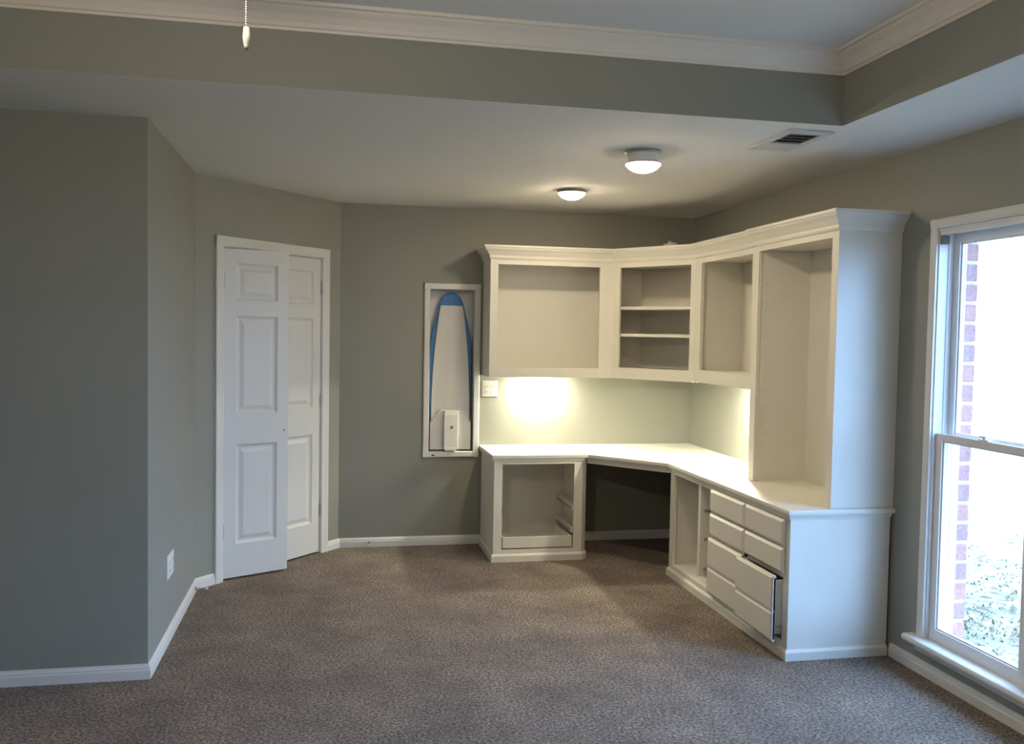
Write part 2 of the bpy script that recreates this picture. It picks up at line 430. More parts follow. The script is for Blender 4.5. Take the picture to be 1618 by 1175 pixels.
# ------------------------------------------------------------------ windows
def make_window(idx, y0, y1):
    """opening y0 (far end) to y1 (near end)"""
    yc = (y0+y1)/2
    r = empty('window_%d' % idx, (0.0, yc, WZ0)); struct(r, 'tall white double-hung window in the right wall')
    cw = 0.042
    cprof = lambda w_: [(0, 0), (0, -0.012), (w_*0.25, -0.016), (w_*0.8, -0.018), (w_, -0.013), (w_, 0)]
    if idx == 1:
        m = MB(); m.ext(cprof(cw), lambda u, v, t: (v, y0-0.008+u, t), WZ0+0.012, WZ1+cw); m.build('side_casing', TRIM, r)
    if idx == len(WINS):
        m = MB(); m.ext(cprof(cw), lambda u, v, t: (v, y1-u, t), WZ0+0.012, WZ1+cw); m.build('side_casing', TRIM, r)
    else:
        m = MB(); m.box(-0.016, 0, y1-0.079, y1-0.001, WZ0+0.012, WZ1); m.build('mullion_casing', TRIM, r, bevel=0.003)
    ya = y0-0.008+cw if idx == 1 else y0
    yb = y1-cw if idx == len(WINS) else y1-0.08
    m = MB(); m.ext(cprof(cw), lambda u, v, t: (v-0.0004, t, WZ1+u), yb, ya); m.build('head_casing', TRIM, r)
    # stool with rounded nose, apron
    yh = y0+0.076 if idx == 1 else y0
    prof = [(0.035, WZ0-0.022), (-0.048, WZ0-0.022), (-0.056, WZ0-0.018), (-0.060, WZ0-0.009), (-0.060, WZ0-0.002), (-0.056, WZ0+0.007), (-0.048, WZ0+0.011), (0.035, WZ0+0.011)]
    ye = yb-0.026 if idx == len(WINS) else yb
    m = MB()
    pr2 = [(x if x < 0 else -0.0003, z) for x, z in prof]
    m.ext(pr2, lambda u, v, t: (u, t, v), ye, yh)
    m.ext([(x if x > 0 else -0.001, z) for x, z in ((0.016, WZ0+0.0005), (0, WZ0+0.0005), (0, WZ0+0.011), (0.016, WZ0+0.011))], lambda u, v, t: (u, t, v), y1+0.001, y0-0.001)
    m.build('sill', TRIM, r)
    m = MB(); m.ext([(0, 0), (-0.014, 0.004), (-0.016, 0.030), (-0.010, 0.036), (0, 0.036)], lambda u, v, t: (u, t, WZ0-0.060+v), yb, ya+0.006); m.build('apron', TRIM, r)
    # frame: jambs with channels, head, exterior sill, brick mould
    m = MB()
    for s, y in ((-1, y0), (1, y1)):
        m.box(0, 0.125, y+s*0.001, y+s*0.014, WZ0, WZ1)
        m.box(0.046, 0.072, y+s*0.013, y+s*0.018, WZ0+0.012, WZ1-0.012)       # parting stop
        m.box(0.102, 0.140, y+s*0.001, y+s*0.017, WZ0, WZ1-0.012)             # exterior stop
    m.box(0, 0.125, y1+0.014, y0-0.014, WZ1-0.014, WZ1-0.001)
    m.box(0.004, 0.015, y1+0.014, y0-0.014, WZ1-0.030, WZ1-0.013)
    m.box(0.102, 0.160, y1+0.014, y0-0.014, WZ1-0.030, WZ1-0.013)
    m.box(0.0163, 0.15, y1+0.014, y0-0.014, WZ0+0.001, WZ0+0.014)
    m.build('jamb', VINYL, r)
    zm = 1.105
    def sash(name, x0, z0, z1, bot, top, stile=0.042):
        ya_, yb_ = y0-0.0145, y1+0.0145
        f = MB()
        f.box(x0, x0+0.028, ya_-stile, ya_, z0, z1).box(x0, x0+0.028, yb_, yb_+stile, z0, z1)
        f.box(x0, x0+0.028, yb_+stile, ya_-stile, z0, z0+bot).box(x0, x0+0.028, yb_+stile, ya_-stile, z1-top, z1)
        # glazing bead
        for (a, b, c, d) in ((ya_-stile-0.008, ya_-stile, z0+bot, z1-top), (yb_+stile, yb_+stile+0.008, z0+bot, z1-top)):
            f.box(x0+0.008, x0+0.020, a, b, c, d)
        f.box(x0+0.008, x0+0.020, yb_+stile+0.008, ya_-stile-0.008, z0+bot, z0+bot+0.008)
        f.box(x0+0.008, x0+0.020, yb_+stile+0.008, ya_-stile-0.008, z1-top-0.008, z1-top)
        s = f.build(name, VINYL, r, bevel=0.002)
        g = MB(); g.box(x0+0.012, x0+0.016, yb_+stile-0.003, ya_-stile+0.003, z0+bot-0.003, z1-top+0.003); g.build('pane', GLASS, s)
        return s
    ls = sash('lower_sash', 0.0165, WZ0+0.0145, zm+0.016, 0.052, 0.030)
    sash('upper_sash', 0.0725, zm-0.014, WZ1-0.014, 0.030, 0.050)
    m = MB(); m.box(0.020, 0.044, yc-0.030, yc+0.030, zm+0.016, zm+0.022); m.lathe([(0.011, 0), (0.011, 0.012), (0.006, 0.016)], (0.032, yc, zm+0.022), seg=14)
    m.box(0.026, 0.038, yc-0.004, yc+0.030, zm+0.028, zm+0.036); m.build('sash_lock', VINYL, ls, bevel=0.0015)
    if idx == 1:
        m = MB(); m.box(0.004, 0.036, y0-0.034, y0-0.0145, WZ1-0.070, WZ1-0.032); m.box(0.002, 0.006, y0-0.046, y0-0.014, WZ1-0.072, WZ1-0.031)
        b = m.build('blind_bracket', GREYB, r, bevel=0.001); b['label'] = 'grey blind bracket in the upper corner'
for i, (a, b) in enumerate(WINS): make_window(i+1, a, b)
# sky portals in the window openings (they only guide the sky light)
for i, (a, b) in enumerate(WINS):
    ld = bpy.data.lights.new('sky_portal', 'AREA'); ld.shape = 'RECTANGLE'; ld.size = a-b; ld.size_y = WZ1-WZ0
    ld.cycles.is_portal = True
    lo = bpy.data.objects.new('sky_portal', ld); COL.objects.link(lo)
    lo.location = (0.20, (a+b)/2, (WZ0+WZ1)/2); lo.rotation_euler = (0, PI/2, 0)
    lo.rotation_euler = Vector((-1, 0, 0)).to_track_quat('-Z', 'Z').to_euler()

# exterior: brick veneer, lawn, added eave
BX0, BX1 = 0.145, 0.218
w = MB()
ya = [0.4] + [y for a, b in WINS for y in (a+0.006, b-0.006)] + [YR-0.5]
w.box(BX0-0.015, BX1-0.009, YR-0.5, 0.4, -0.4, WZ0-0.005).box(BX0-0.015, BX1-0.009, YR-0.5, 0.4, WZ1+0.005, H+0.2)
for i in range(0, len(ya), 2): w.box(BX0-0.015, BX1-0.009, ya[i+1], ya[i]+(0.003 if i else 0), WZ0-0.005, WZ1+0.005)
ext = struct(w.build('wall_exterior', MORTAR), 'mortar bed of the outside brick wall')
PITCH = 0.0925; brick_mesh = {}
def brick(ya_, yb_, z0, mi):
    key = (round(ya_-yb_, 3), mi)
    o0 = ORIG[ext.name]
    if key not in brick_mesh:
        m = MB(); L_ = ya_-yb_; m.box(-0.036, 0.036, -L_/2, L_/2, 0, 0.078)
        b = m.build('brick', BRICKS[mi], ext, bevel=0.004)
        for v in b.data.vertices: v.co = v.co + o0
        brick_mesh[key] = b.data
    else:
        b = bpy.data.objects.new('brick', brick_mesh[key]); COL.objects.link(b); b.parent = ext
    b.location = Vector(((BX0+BX1)/2+random.uniform(-0.002, 0.002), (ya_+yb_)/2, z0)) - o0
for row in range(24):
    z0 = WZ0-0.012 + row*PITCH + 0.006
    if z0 + 0.08 > H: break
    inwin = z0 < WZ1
    y = WINS[0][0]+0.004
    lens = [0.20, 0.20] if row % 2 else [0.097, 0.20, 0.10]
    yy = y+0.0 + random.uniform(-0.002, 0.002)
    for k, L_ in enumerate(lens):
        brick(yy+L_, yy, z0, random.randrange(3)); yy += L_+0.012
ground = struct(MB().box(0.13, 40, -30, 30, -0.27, -0.22).build('ground', LAWN), 'pale lawn outside the window')
# grass tufts and fallen leaves in view of the window
g = MB()
for i in range(700):
    x = 0.45 + 2.3*random.random()**1.6
    y = -3.1 + (x-0.05)*random.uniform(0.95, 1.5) + random.uniform(-0.35, 0.35)
    for k in range(3):
        a = random.uniform(0, 2*PI); h = random.uniform(0.012, 0.035); w_ = random.uniform(0.004, 0.009)
        bx, by = x+random.uniform(-0.03, 0.03), y+random.uniform(-0.03, 0.03)
        dx, dy = math.cos(a), math.sin(a); lean = random.uniform(0.6, 2.2)*h
        g.add([(bx-dy*w_, by+dx*w_, -0.221), (bx+dy*w_, by-dx*w_, -0.221), (bx+dx*lean, by+dy*lean, -0.22+h)], [(0, 1, 2)])
gr = g.build('grass', GRASS, ground); gr['kind'] = 'stuff'
g = MB()
for i in range(36):
    x = random.uniform(0.8, 4); y = -3.1 + (x-0.05)*random.uniform(0.95, 1.5); a = random.uniform(0, 2*PI); s = random.uniform(0.03, 0.07)
    z = -0.19; u = Vector((math.cos(a), math.sin(a), random.uniform(-.3, .3)))*s; v = Vector((-math.sin(a), math.cos(a), random.uniform(-.4, .4)))*s*0.45
    c = Vector((x, y, z))
    g.add([c-u, c+v, c+u, c-v, c+Vector((0, 0, s*0.25))], [(0, 1, 4), (1, 2, 4), (2, 3, 4), (3, 0, 4)])
lf = g.build('fallen_leaves', LEAF, ground); lf['kind'] = 'stuff'
struct(MB().box(0.13, 0.75, YR-0.5, 0.6, H+0.02, H+0.08).build('added_eave', ADDED_SOFFIT), 'unseen pale eave added above the window to limit the sky light')  # unseen overhang, added to cut off the upper sky

# ------------------------------------------------------------------ desk: base cabinets
HC = 0.727; TOPT = 0.026
ZB = HC-TOPT
FY = -0.550                       # face of left base
XE = -0.965                       # kneehole end of left base
bl = empty('base_cabinet', (-1.3, -0.28, 0)); tag(bl, 'white open-front base cabinet standing beside the ironing cabinet', 'cabinet', 'white base cabinets of the desk')
e = 0.001
BT = ZB-e
m = MB(); m.box(-1.617, -1.599, FY+0.02, -e-0.0145, 0, BT); m.build('side_panel', CAB, bl, bevel=0.001)
m = MB(); m.box(-1.003, -0.985, FY+0.020, -0.016, 0.0, BT); m.build('side_panel', CAB, bl, bevel=0.001)
m = MB(); m.box(-1.599, -1.003, -0.030, -0.0155, 0.07, BT); m.build('back_panel', CAB, bl)
m = MB(); m.box(-1.599, -1.003, FY+0.02, -0.03, 0.06, 0.078); m.build('bottom_panel', CAB, bl)
OX0, OX1, OZ0, OZ1 = -1.560, -1.059, 0.082, 0.662
m = MB(); m.box(-1.617, OX0, FY, FY+0.02, 0.0, BT); m.box(OX1, -1.000, FY, FY+0.02, 0.0, BT); m.box(OX0, OX1, FY, FY+0.02, OZ1, BT); m.box(OX0, OX1, FY, FY+0.02, 0.0, OZ0)
m.build('face_frame', CAB, bl)
# angled corner post beside the kneehole
m = MB(); m.prism([(-1.000, FY), (XE, FY+0.036), (XE, FY+0.060), (-0.985, FY+0.060), (-1.000, FY+0.02)], 0.0, BT); m.build('corner_post', CAB, bl, bevel=0.001)
bm_prof = [(0, 0), (0.013, 0), (0.013, 0.040), (0.009, 0.047), (0.004, 0.052), (0, 0.053)]
m = MB(); m.sweep(bm_prof, [(-1.6172, -0.016), (-1.6172, FY-0.0002), (-1.000, FY-0.0002), (XE+0.0002, FY+0.036)]); m.build('base_moulding', CAB, bl)
# pull-out tray with low front
tr = MB().box(-1.550, -1.068, FY+0.004, FY+0.022, 0.090, 0.164).build('pull_out_tray', CAB, bl, bevel=0.001)
m = MB(); m.box(-1.550, -1.536, FY+0.022, -0.10, 0.092, 0.160); m.build('tray_side', CAB, tr, bevel=0.001)
m = MB(); m.box(-1.082, -1.068, FY+0.022, -0.10, 0.092, 0.160); m.build('tray_side', CAB, tr, bevel=0.001)
m = MB(); m.box(-1.536, -1.082, FY+0.022, -0.10, 0.096, 0.104); m.build('tray_floor', CAB, tr)
def slide(parent, x0, x1, y0, y1, z):
    s = MB(); s.box(x0, x1, y0, y1, z, z+0.040); o = s.build('drawer_slide', CAB, parent, bevel=0.002)
    a = MB(); a.box(min(x0, x1)-0.004 if False else x0-0.012, x0, y0+0.02, y1-0.05, z+0.010, z+0.016); a.build('slide_rail', STEEL, o)
    return o
slide(bl, -1.062, -1.004, FY+0.03, -0.08, 0.335)
slide(bl, -1.062, -1.004, FY+0.06, -0.08, 0.175)
m = MB(); m.box(OX0-0.001, OX0+0.004, FY-0.001, FY+0.03, 0.335, 0.365); m.build('hinge_plate', STEEL, bl)

# right base with drawers: face plane x = FX
FX = -0.545; YF, YN = -1.018, -2.552
br = empty('base_cabinet', (-0.27, -1.8, 0)); tag(br, 'long white base cabinet with drawers below the tall bookcase', 'cabinet', 'white base cabinets of the desk')
D1, D2 = -1.472, -1.655            # divider, start of drawer bank
YM = -2.100                       # stile between the drawer columns
m = MB(); m.box(FX+0.02, -0.0155, YF-0.018, YF, 0, BT); m.build('side_panel', CAB, br, bevel=0.001)
m = MB(); m.box(FX+0.0, -0.0155, YN, YN+0.018, 0, BT); m.build('end_panel', CAB, br, bevel=0.001)
m = MB(); m.box(-0.050, -0.036, YN+0.018, YF-0.018, 0.06, BT); m.build('back_panel', CAB, br)
m = MB(); m.box(FX+0.02, -0.05, YN+0.018, YF-0.018, 0.062, 0.080); m.build('bottom_panel', CAB, br)
m = MB(); m.box(FX+0.004, -0.06, D1-0.016, D1+0.016, 0.118, BT-0.02); dvp = m.build('divider', CAB, br, bevel=0.001)
for z in (0.155, 0.335, 0.505):
    m = MB(); m.box(FX+0.03, -0.10, D1-0.028, D1-0.016, z, z+0.014); m.build('drawer_slide', STEEL, dvp)
m = MB(); m.box(FX+0.02, -0.05, D2-0.018, D2, 0.08, BT-0.02); m.build('partition', CAB, br)
m = MB(); m.box(FX+0.02, -0.05, YM-0.009, YM+0.009, 0.08, BT-0.02); m.build('partition', CAB, br)
m = MB()
m.box(FX, FX+0.02, YF-0.058, YF, 0, BT)                        # far stile
m.box(FX, FX+0.02, D2-0.030, D2+0.002, 0.082, 0.664)
m.box(FX, FX+0.02, YM-0.018, YM+0.018, 0.082, 0.664)
m.box(FX, FX+0.02, YN+0.018, YN+0.052, 0, BT)
m.box(FX, FX+0.02, YN+0.052, YF-0.058, 0, 0.082)
m.box(FX, FX+0.02, YN+0.052, YF-0.058, 0.664, BT)
for z in (0.398, 0.535): m.box(FX, FX+0.02, YN+0.052, D2-0.030, z-0.010, z+0.010)
m.build('face_frame', CAB, br)
m = MB(); m.sweep(bm_prof, [(FX+0.09, YF+0.0002), (FX-0.0002, YF+0.0002), (FX-0.0002, YN-0.0002), (-0.0155, YN-0.0002)]); m.build('base_moulding', CAB, br)
def front_mesh(m, x, y0, y1, z0, z1, t=0.019):
    """drawer front: plane x faces -x, edge chamfered"""
    k = 0.013; d = 0.009
    a = [(x+t, y0, z0), (x+t, y1, z0), (x+t, y1, z1), (x+t, y0, z1)]
    b = [(x+d, y0, z0), (x+d, y1, z0), (x+d, y1, z1), (x+d, y0, z1)]
    c = [(x, y0-k, z0+k), (x, y1+k, z0+k), (x, y1+k, z1-k), (x, y0-k, z1-k)]
    fs = [(0, 1, 2, 3)] + [(i, (i+1) % 4, 4+(i+1) % 4, 4+i) for i in range(4)] + [(4+i, 4+(i+1) % 4, 8+(i+1) % 4, 8+i) for i in range(4)] + [(8, 9, 10, 11)]
    return m.add(a+b+c, fs)
def drawer(y0, y1, zs, pull, label):
    x = FX-0.0195-pull
    f = MB()
    for z0, z1 in zs: front_mesh(f, x, y0, y1, z0, z1)
    if len(zs) > 1: f.box(x+0.006, x+0.0185, y1, y0, zs[0][0]+0.01, zs[-1][1]-0.01)
    d = f.build('drawer', CAB, br)
    if label: d['label'] = label
    z0, z1 = zs[0][0]+0.045, zs[-1][1]-0.032
    b = MB(); xb = FX+0.42-pull; t = 0.012; q0, q1 = y0-0.030, y1+0.030
    b.box(x+0.019, xb, q0-t, q0, z0, z1).box(x+0.019, xb, q1, q1+t, z0, z1).box(xb-t, xb, q1+t, q0-t, z0, z1).box(x+0.019, xb, q1+t, q0-t, z0, z0+t)
    b.build('drawer_box', CAB, d)
    if pull > 0.02:
        s = MB(); s.box(x+0.022, FX+0.25, q1-0.012, q1-0.001, zs[0][0]+0.030, zs[0][0]+0.064); s.build('drawer_slide', STEEL, d)
    return d
cl = (-1.664, -2.094); cr = (-2.108, -2.516)
drawer(*cl, [(0.545, 0.672)], 0.001, None); drawer(*cr, [(0.545, 0.672)], 0.001, None)
drawer(*cl, [(0.410, 0.534)], 0.001, None); drawer(*cr, [(0.410, 0.534)], 0.001, None)
drawer(cl[0]-0.004, cl[1], [(0.078, 0.225), (0.229, 0.396)], 0.011, None)
drawer(*cr, [(0.082, 0.226), (0.230, 0.402)], 0.047, 'deep file drawer pulled slightly open')

# worktop
tp = [(-1.6352, -0.0005), (-1.6352, -0.569), (-0.967, -0.569), (-0.566, -1.020), (-0.566, -2.572), (-0.0005, -2.572), (-0.0005, -0.0005)]
m = MB(); m.prism(tp, ZB, HC); wt = m.build('worktop', CAB, None, bevel=0.007); tag(wt, 'white painted L-shaped desktop across both base cabinets', 'desktop')
und = [(0, ZB-0.020), (0.006, ZB-0.020), (0.009, ZB-0.010), (0.014, ZB-0.004), (0.014, ZB-0.0005), (0, ZB-0.0005)]
m = MB(); m.sweep(und, [(-1.6175, -0.0155), (-1.6175, FY-0.0005), (-0.9995, FY-0.0005), (XE-0.006, FY+0.030)]); m.build('cove_moulding', CAB, bl)
m = MB(); m.sweep(und, [(FX-0.0005, YF-0.002), (FX-0.0005, YN-0.0005), (-0.0155, YN-0.0005)]); m.build('cove_moulding', CAB, br)
# apron across the kneehole
pa = Vector((XE+0.001, FY+0.022)); pb = Vector((FX+0.004, YF+0.0145)); d = (pb-pa).normalized(); n = Vector((-d.y, d.x))*0.018
m = MB(); m.prism([(pa.x, pa.y), (pb.x, pb.y), (pb.x+n.x, pb.y+n.y), (pa.x+n.x, pa.y+n.y)], ZB-0.040, ZB-0.001); m.build('kneehole_apron', CAB, bl)

# ------------------------------------------------------------------ upper cabinets
UZ0, UZ1, UZC = 1.238, 2.088, 2.151
def face_frame(m, mx, w_, z0, z1, ox0, ox1, oz0, oz1, t=0.019):
    m.mx = mx
    m.box(0, ox0, -t, 0, z0, z1).box(ox1, w_, -t, 0, z0, z1)
    if oz0 > z0+1e-4: m.box(ox0, ox1, -t, 0, z0, oz0)
    m.box(ox0, ox1, -t, 0, oz1, z1)
    return m
crown = [(0, UZ1-0.030), (0.006, UZ1-0.030), (0.010, UZ1-0.018), (0.010, UZ1-0.006), (0.018, UZ1+0.004), (0.030, UZ1+0.022),
         (0.044, UZ1+0.036), (0.046, UZ1+0.046), (0.052, UZ1+0.048), (0.052, UZC), (0.0, UZC)]
def frame_mx(p, q):
    p = Vector(p); q = Vector(q); d = (q-p).normalized(); n = Vector((d.y, -d.x))
    return Matrix(((d.x, n.x, 0, p.x), (d.y, n.y, 0, p.y), (0, 0, 1, 0), (0, 0, 0, 1))), (q-p).length
PU0 = (-1.620, -0.304); PU1 = (-0.731, -0.304); PU2 = (-0.336, -0.840); PU3 = (-0.336, -1.672); PU4 = (-0.336, -2.548)
g_up = 'white upper cabinets over the desk'
# left
ul = empty('wall_cabinet', (-1.17, -0.15, UZ0)); tag(ul, 'widest open white wall cabinet, above the double outlet', 'cabinet', g_up)
mx, L = frame_mx(PU0, PU1)
face_frame(MB(), mx, L, UZ0, UZ1, 0.054, 0.789, 1.306, 2.023).build('face_frame', CAB, ul)
m = MB(); m.box(-1.620, -1.602, -0.285, -e, UZ0, UZ1); m.build('side_panel', CAB, ul)
m = MB(); m.box(-0.749, -0.731, -0.285, -e, UZ0, UZ1); m.build('side_panel', CAB, ul)
m = MB(); m.box(-1.602, -0.749, -0.009, -e, UZ0, UZ1); m.build('back_panel', CAB, ul)
m = MB(); m.box(-1.602, -0.749, -0.285, -0.009, UZ0+0.046, UZ0+0.064); m.build('bottom_panel', CAB, ul)
m = MB(); m.box(-1.602, -0.749, -0.285, -0.009, UZ1-0.050, UZ1-0.030); m.build('top_panel', CAB, ul)
# corner
um = empty('wall_cabinet', (-0.35, -0.4, UZ0)); tag(um, 'diagonal corner wall cabinet with two shelves', 'cabinet', g_up)
mx, L = frame_mx(PU1, PU2)
face_frame(MB(), mx, L, UZ0, UZ1, 0.055, 0.630, 1.316, 2.021).build('face_frame', CAB, um)
i_ = 0.019
nd = Vector((-(PU2[1]-PU1[1]), PU2[0]-PU1[0])).normalized()*0.0195
inner = [(PU1[0]+0.0005, PU1[1]+0.024), (PU1[0]+0.0005, -e), (-e, -e), (-e, PU2[1]+0.0005), (PU2[0]+0.024, PU2[1]+0.0005)]
def poly_in(k):
    return [(PU1[0]+k, PU1[1]+0.030), (PU1[0]+k, -k), (-0.428, -k), (-k, -0.574), (-k, PU2[1]+k), (PU2[0]+0.030, PU2[1]+k)]
m = MB(); m.box(PU1[0]+0.0005, PU1[0]+0.012, PU1[1]+0.024, -e, UZ0, UZ1); m.build('side_panel', CAB, um)
m = MB(); m.box(PU2[0]+0.024, -e, PU2[1]+0.0005, PU2[1]+0.012, UZ0, UZ1); m.build('side_panel', CAB, um)
m = MB(); m.prism([(-0.42, -0.002), (-0.405, -0.002), (-0.002, -0.547), (-0.002, -0.567)], UZ0, UZ1); m.box(PU1[0]+0.012, -0.415, -0.009, -e, UZ0, UZ1); m.box(-0.009, -e, PU2[1]+0.012, -0.56, UZ0, UZ1); m.build('back_panel', CAB, um)
pin = poly_in(0.0125)
m = MB(); m.prism(pin, UZ0+0.052, UZ0+0.070); m.build('bottom_panel', CAB, um)
m = MB(); m.prism(pin, UZ1-0.050, UZ1-0.030); m.build('top_panel', CAB, um)
for z in (1.535, 1.726):
    m = MB(); m.prism(pin, z, z+0.021); m.build('shelf', CAB, um)
# right
ur = empty('wall_cabinet', (-0.17, -1.25, UZ0)); tag(ur, 'open white wall cabinet between the corner unit and the tall bookcase', 'cabinet', g_up)
mx, L = frame_mx(PU2, PU3)
face_frame(MB(), mx, L, UZ0+0.006, UZ1, 0.096, 0.818, 1.326, 2.023).build('face_frame', CAB, ur)
m = MB(); m.box(-0.317, -e, PU2[1]-0.014, PU2[1]-0.0005, UZ0+0.006, UZ1); m.build('side_panel', CAB, ur)
m = MB(); m.box(-0.317, -e, PU3[1]+0.0005, PU3[1]+0.014, UZ0+0.006, UZ1); m.build('side_panel', CAB, ur)
m = MB(); m.box(-0.009, -e, PU3[1]+0.014, PU2[1]-0.014, UZ0+0.006, UZ1); m.build('back_panel', CAB, ur)
m = MB(); m.box(-0.317, -0.009, PU3[1]+0.014, PU2[1]-0.014, UZ0+0.064, UZ0+0.082); m.build('bottom_panel', CAB, ur)
m = MB(); m.box(-0.317, -0.009, PU3[1]+0.014, PU2[1]-0.014, UZ1-0.050, UZ1-0.030); m.build('top_panel', CAB, ur)
# tall bookcase standing on the worktop
ut = empty('bookcase', (-0.17, -2.1, HC)); tag(ut, 'tall empty white bookcase standing on the desktop by the window', 'bookcase')
mx, L = frame_mx((PU3[0], PU3[1]-0.001), PU4)
ZT0 = HC+0.0005
face_frame(MB(), mx, L, ZT0, UZ1, 0.062, 0.818, ZT0, 2.030).build('face_frame', CAB, ut)
m = MB(); m.box(-0.317, -e, PU4[1], PU4[1]+0.018, ZT0, UZ1); m.build('side_panel', CAB, ut)
m = MB(); m.box(-0.317, -e, PU3[1]-0.058, PU3[1]-0.002, ZT0, UZ1); sp = m.build('side_panel', CAB, ut)
m = MB(); m.box(-0.012, -e, PU4[1]+0.018, PU3[1]-0.058, ZT0, UZ1); m.build('back_panel', CAB, ut)
m = MB(); m.box(-0.317, -0.012, PU4[1]+0.018, PU3[1]-0.058, UZ1-0.048, UZ1-0.030); m.build('top_panel', CAB, ut)
pn = MB()
for k in range(20):
    pn.lathe([(0.0022, 0.0), (0.0022, 0.0006)], (-0.285, PU3[1]-0.0588, 0.95+k*0.05), axis='y', seg=8)
pn.build('shelf_pin_holes', DARK, sp)['kind'] = 'stuff'
# crowns, one run per unit
def crown_run(path, parent, raise_=0.0, grow=1.0):
    pr_ = [(o*grow, z+raise_) for o, z in crown]
    m = MB(); m.sweep(pr_, path); m.build('crown_moulding', CAB, parent)
def offs(prof_o):  # none
    return prof_o
crown_run([(-1.6203, -0.0005), (-1.6203, -0.3043), PU1], ul)
nn = Vector((PU2[1]-PU1[1], -(PU2[0]-PU1[0]))).normalized()*0.0003
crown_run([(PU1[0]+nn.x+0.012, PU1[1]+nn.y-0.016), (PU2[0]+nn.x, PU2[1]+nn.y), (PU3[0]-0.0003, PU3[1]+0.001)], um)
crown_run([(PU3[0]-0.0003, PU3[1]+0.0), (PU4[0]-0.0003, PU4[1]-0.0003), (-0.0005, PU4[1]-0.0003)], ut, 0.004, 1.12)

# under-cabinet puck lights
def puck(x, y, z, label):
    r = empty('puck_light', (x, y, z-0.022)); tag(r, label, 'light', 'under-cabinet puck lights')
    m = MB(); m.lathe([(0.034, 0), (0.036, 0.004), (0.036, 0.022)], (x, y, z-0.0222), seg=28); m.build('housing', PLASTIC, r, smooth=True)
    m = MB(); m.lathe([(0.0001, -0.004), (0.020, -0.003), (0.030, 0.0)], (x, y, z-0.0226), seg=28); m.build('lens', PUCKM, r, smooth=True)
puck(-1.20, -0.085, UZ0+0.046, 'lit puck light under the widest wall cabinet')
puck(-0.17, -1.20, UZ0+0.064, 'lit puck light under the wall cabinet beside the tall bookcase')

# crumpled plastic on top of the corner cabinet
bmx = bmesh.new(); bmesh.ops.create_icosphere(bmx, subdivisions=3, radius=1.0)
rnd = random.Random(3)
for v in bmx.verts:
    k = 1 + rnd.uniform(-0.22, 0.22); v.co = Vector((v.co.x*0.075*k, v.co.y*0.05*k, max(v.co.z, -0.75)*0.055*k))
mz = min(v.co.z for v in bmx.verts)
for v in bmx.verts: v.co.z -= mz
me = bpy.data.meshes.new('plastic_bag'); bmx.to_mesh(me); bmx.free(); me.materials.append(FILM)
o = bpy.data.objects.new('plastic_bag', me); COL.objects.link(o); o.location = (-0.42, -0.60, UZ1-0.0295); o.rotation_euler = (0, 0, -0.9)
o.scale = (0.8, 0.8, 1.25)
tag(o, 'crumpled clear plastic lying on top of the corner cabinet', 'plastic bag')

# ------------------------------------------------------------------ ironing cabinet in the back wall
ic = empty('ironing_cabinet', (-1.842, -0.01, 0.64)); tag(ic, 'white wall-recessed ironing cabinet holding a folded ironing board', 'ironing cabinet')
RX0, RX1, RZ0, RZ1 = -2.004, -1.680, 0.682, 1.852
def fp(w_): return [(0, 0), (0, 0.014), (0.004, 0.018), (w_-0.006, 0.018), (w_, 0.013), (w_, 0)]
WF = 0.042
m = MB(); m.ext(fp(WF), lambda u, v, t: (RX0-u, -v, t), RZ0-WF, RZ1+WF); m.build('frame_stile', TRIM, ic)
m = MB(); m.ext(fp(WF), lambda u, v, t: (RX1+u, -v, t), RZ0-WF, RZ1+WF); m.build('frame_stile', TRIM, ic)
m = MB(); m.ext(fp(WF), lambda u, v, t: (t, -v-0.0004, RZ1+u), RX0-WF, RX1+WF); m.build('frame_rail', TRIM, ic)
m = MB(); m.ext(fp(WF), lambda u, v, t: (t, -v-0.0004, RZ0-u), RX0-WF, RX1+WF); m.build('frame_rail', TRIM, ic)
m = MB(); t = 0.006
m.box(IX0+0.001, IX1-0.001, 0.100, 0.106, IZ0+0.001, IZ1-0.001)
m.box(IX0+0.001, RX0, 0, 0.1, IZ0+0.001, IZ1-0.001).box(RX1, IX1-0.001, 0, 0.1, IZ0+0.001, IZ1-0.001)
m.box(RX0, RX1, 0, 0.1, IZ0+0.001, RZ0).box(RX0, RX1, 0, 0.1, RZ1, IZ1-0.001)
m.build('box', TRIM, ic)
m = MB(); m.box(-1.982, -1.962, -0.0192, -0.0182, 0.651, 0.660); m.build('sticker', BLACKP, ic)
# board outline half widths against z (padded blue cover, white steel underside in front)
CX = -1.843
def outline(tab): return [(CX-w_, z) for w_, z in tab] + [(CX+w_, z) for w_, z in tab[::-1]]
cover = [(0.148, 0.90), (0.153, 1.15), (0.155, 1.35), (0.150, 1.45), (0.136, 1.55), (0.117, 1.64), (0.100, 1.70), (0.091, 1.74), (0.080, 1.775), (0.060, 1.806), (0.035, 1.825), (0.008, 1.833)]
m = MB(); m.ext(outline(cover), lambda u, v, t_: (u, t_, v), 0.052, 0.092); bd = m.build('ironing_board', BLUE, ic, bevel=0.006); bd['label'] = 'blue fabric board cover'
plate = [(0.140, 0.80), (0.139, 1.05), (0.132, 1.25), (0.118, 1.45), (0.101, 1.60), (0.087, 1.70), (0.080, 1.738)]
m = MB(); m.ext(outline(plate), lambda u, v, t_: (u, t_, v), 0.036, 0.0515); m.build('steel_underside', PLATEM, bd, bevel=0.004)
m = MB(); m.box(CX-0.03, CX+0.03, 0.0345, 0.0358, 1.0, 1.66); m.build('stiffening_rib', PLATEM, bd, bevel=0.0005)
brk = [(-0.150, 0.694), (-0.150, 0.885), (-0.075, 0.979), (0.080, 0.979), (0.146, 0.888), (0.146, 0.694)]
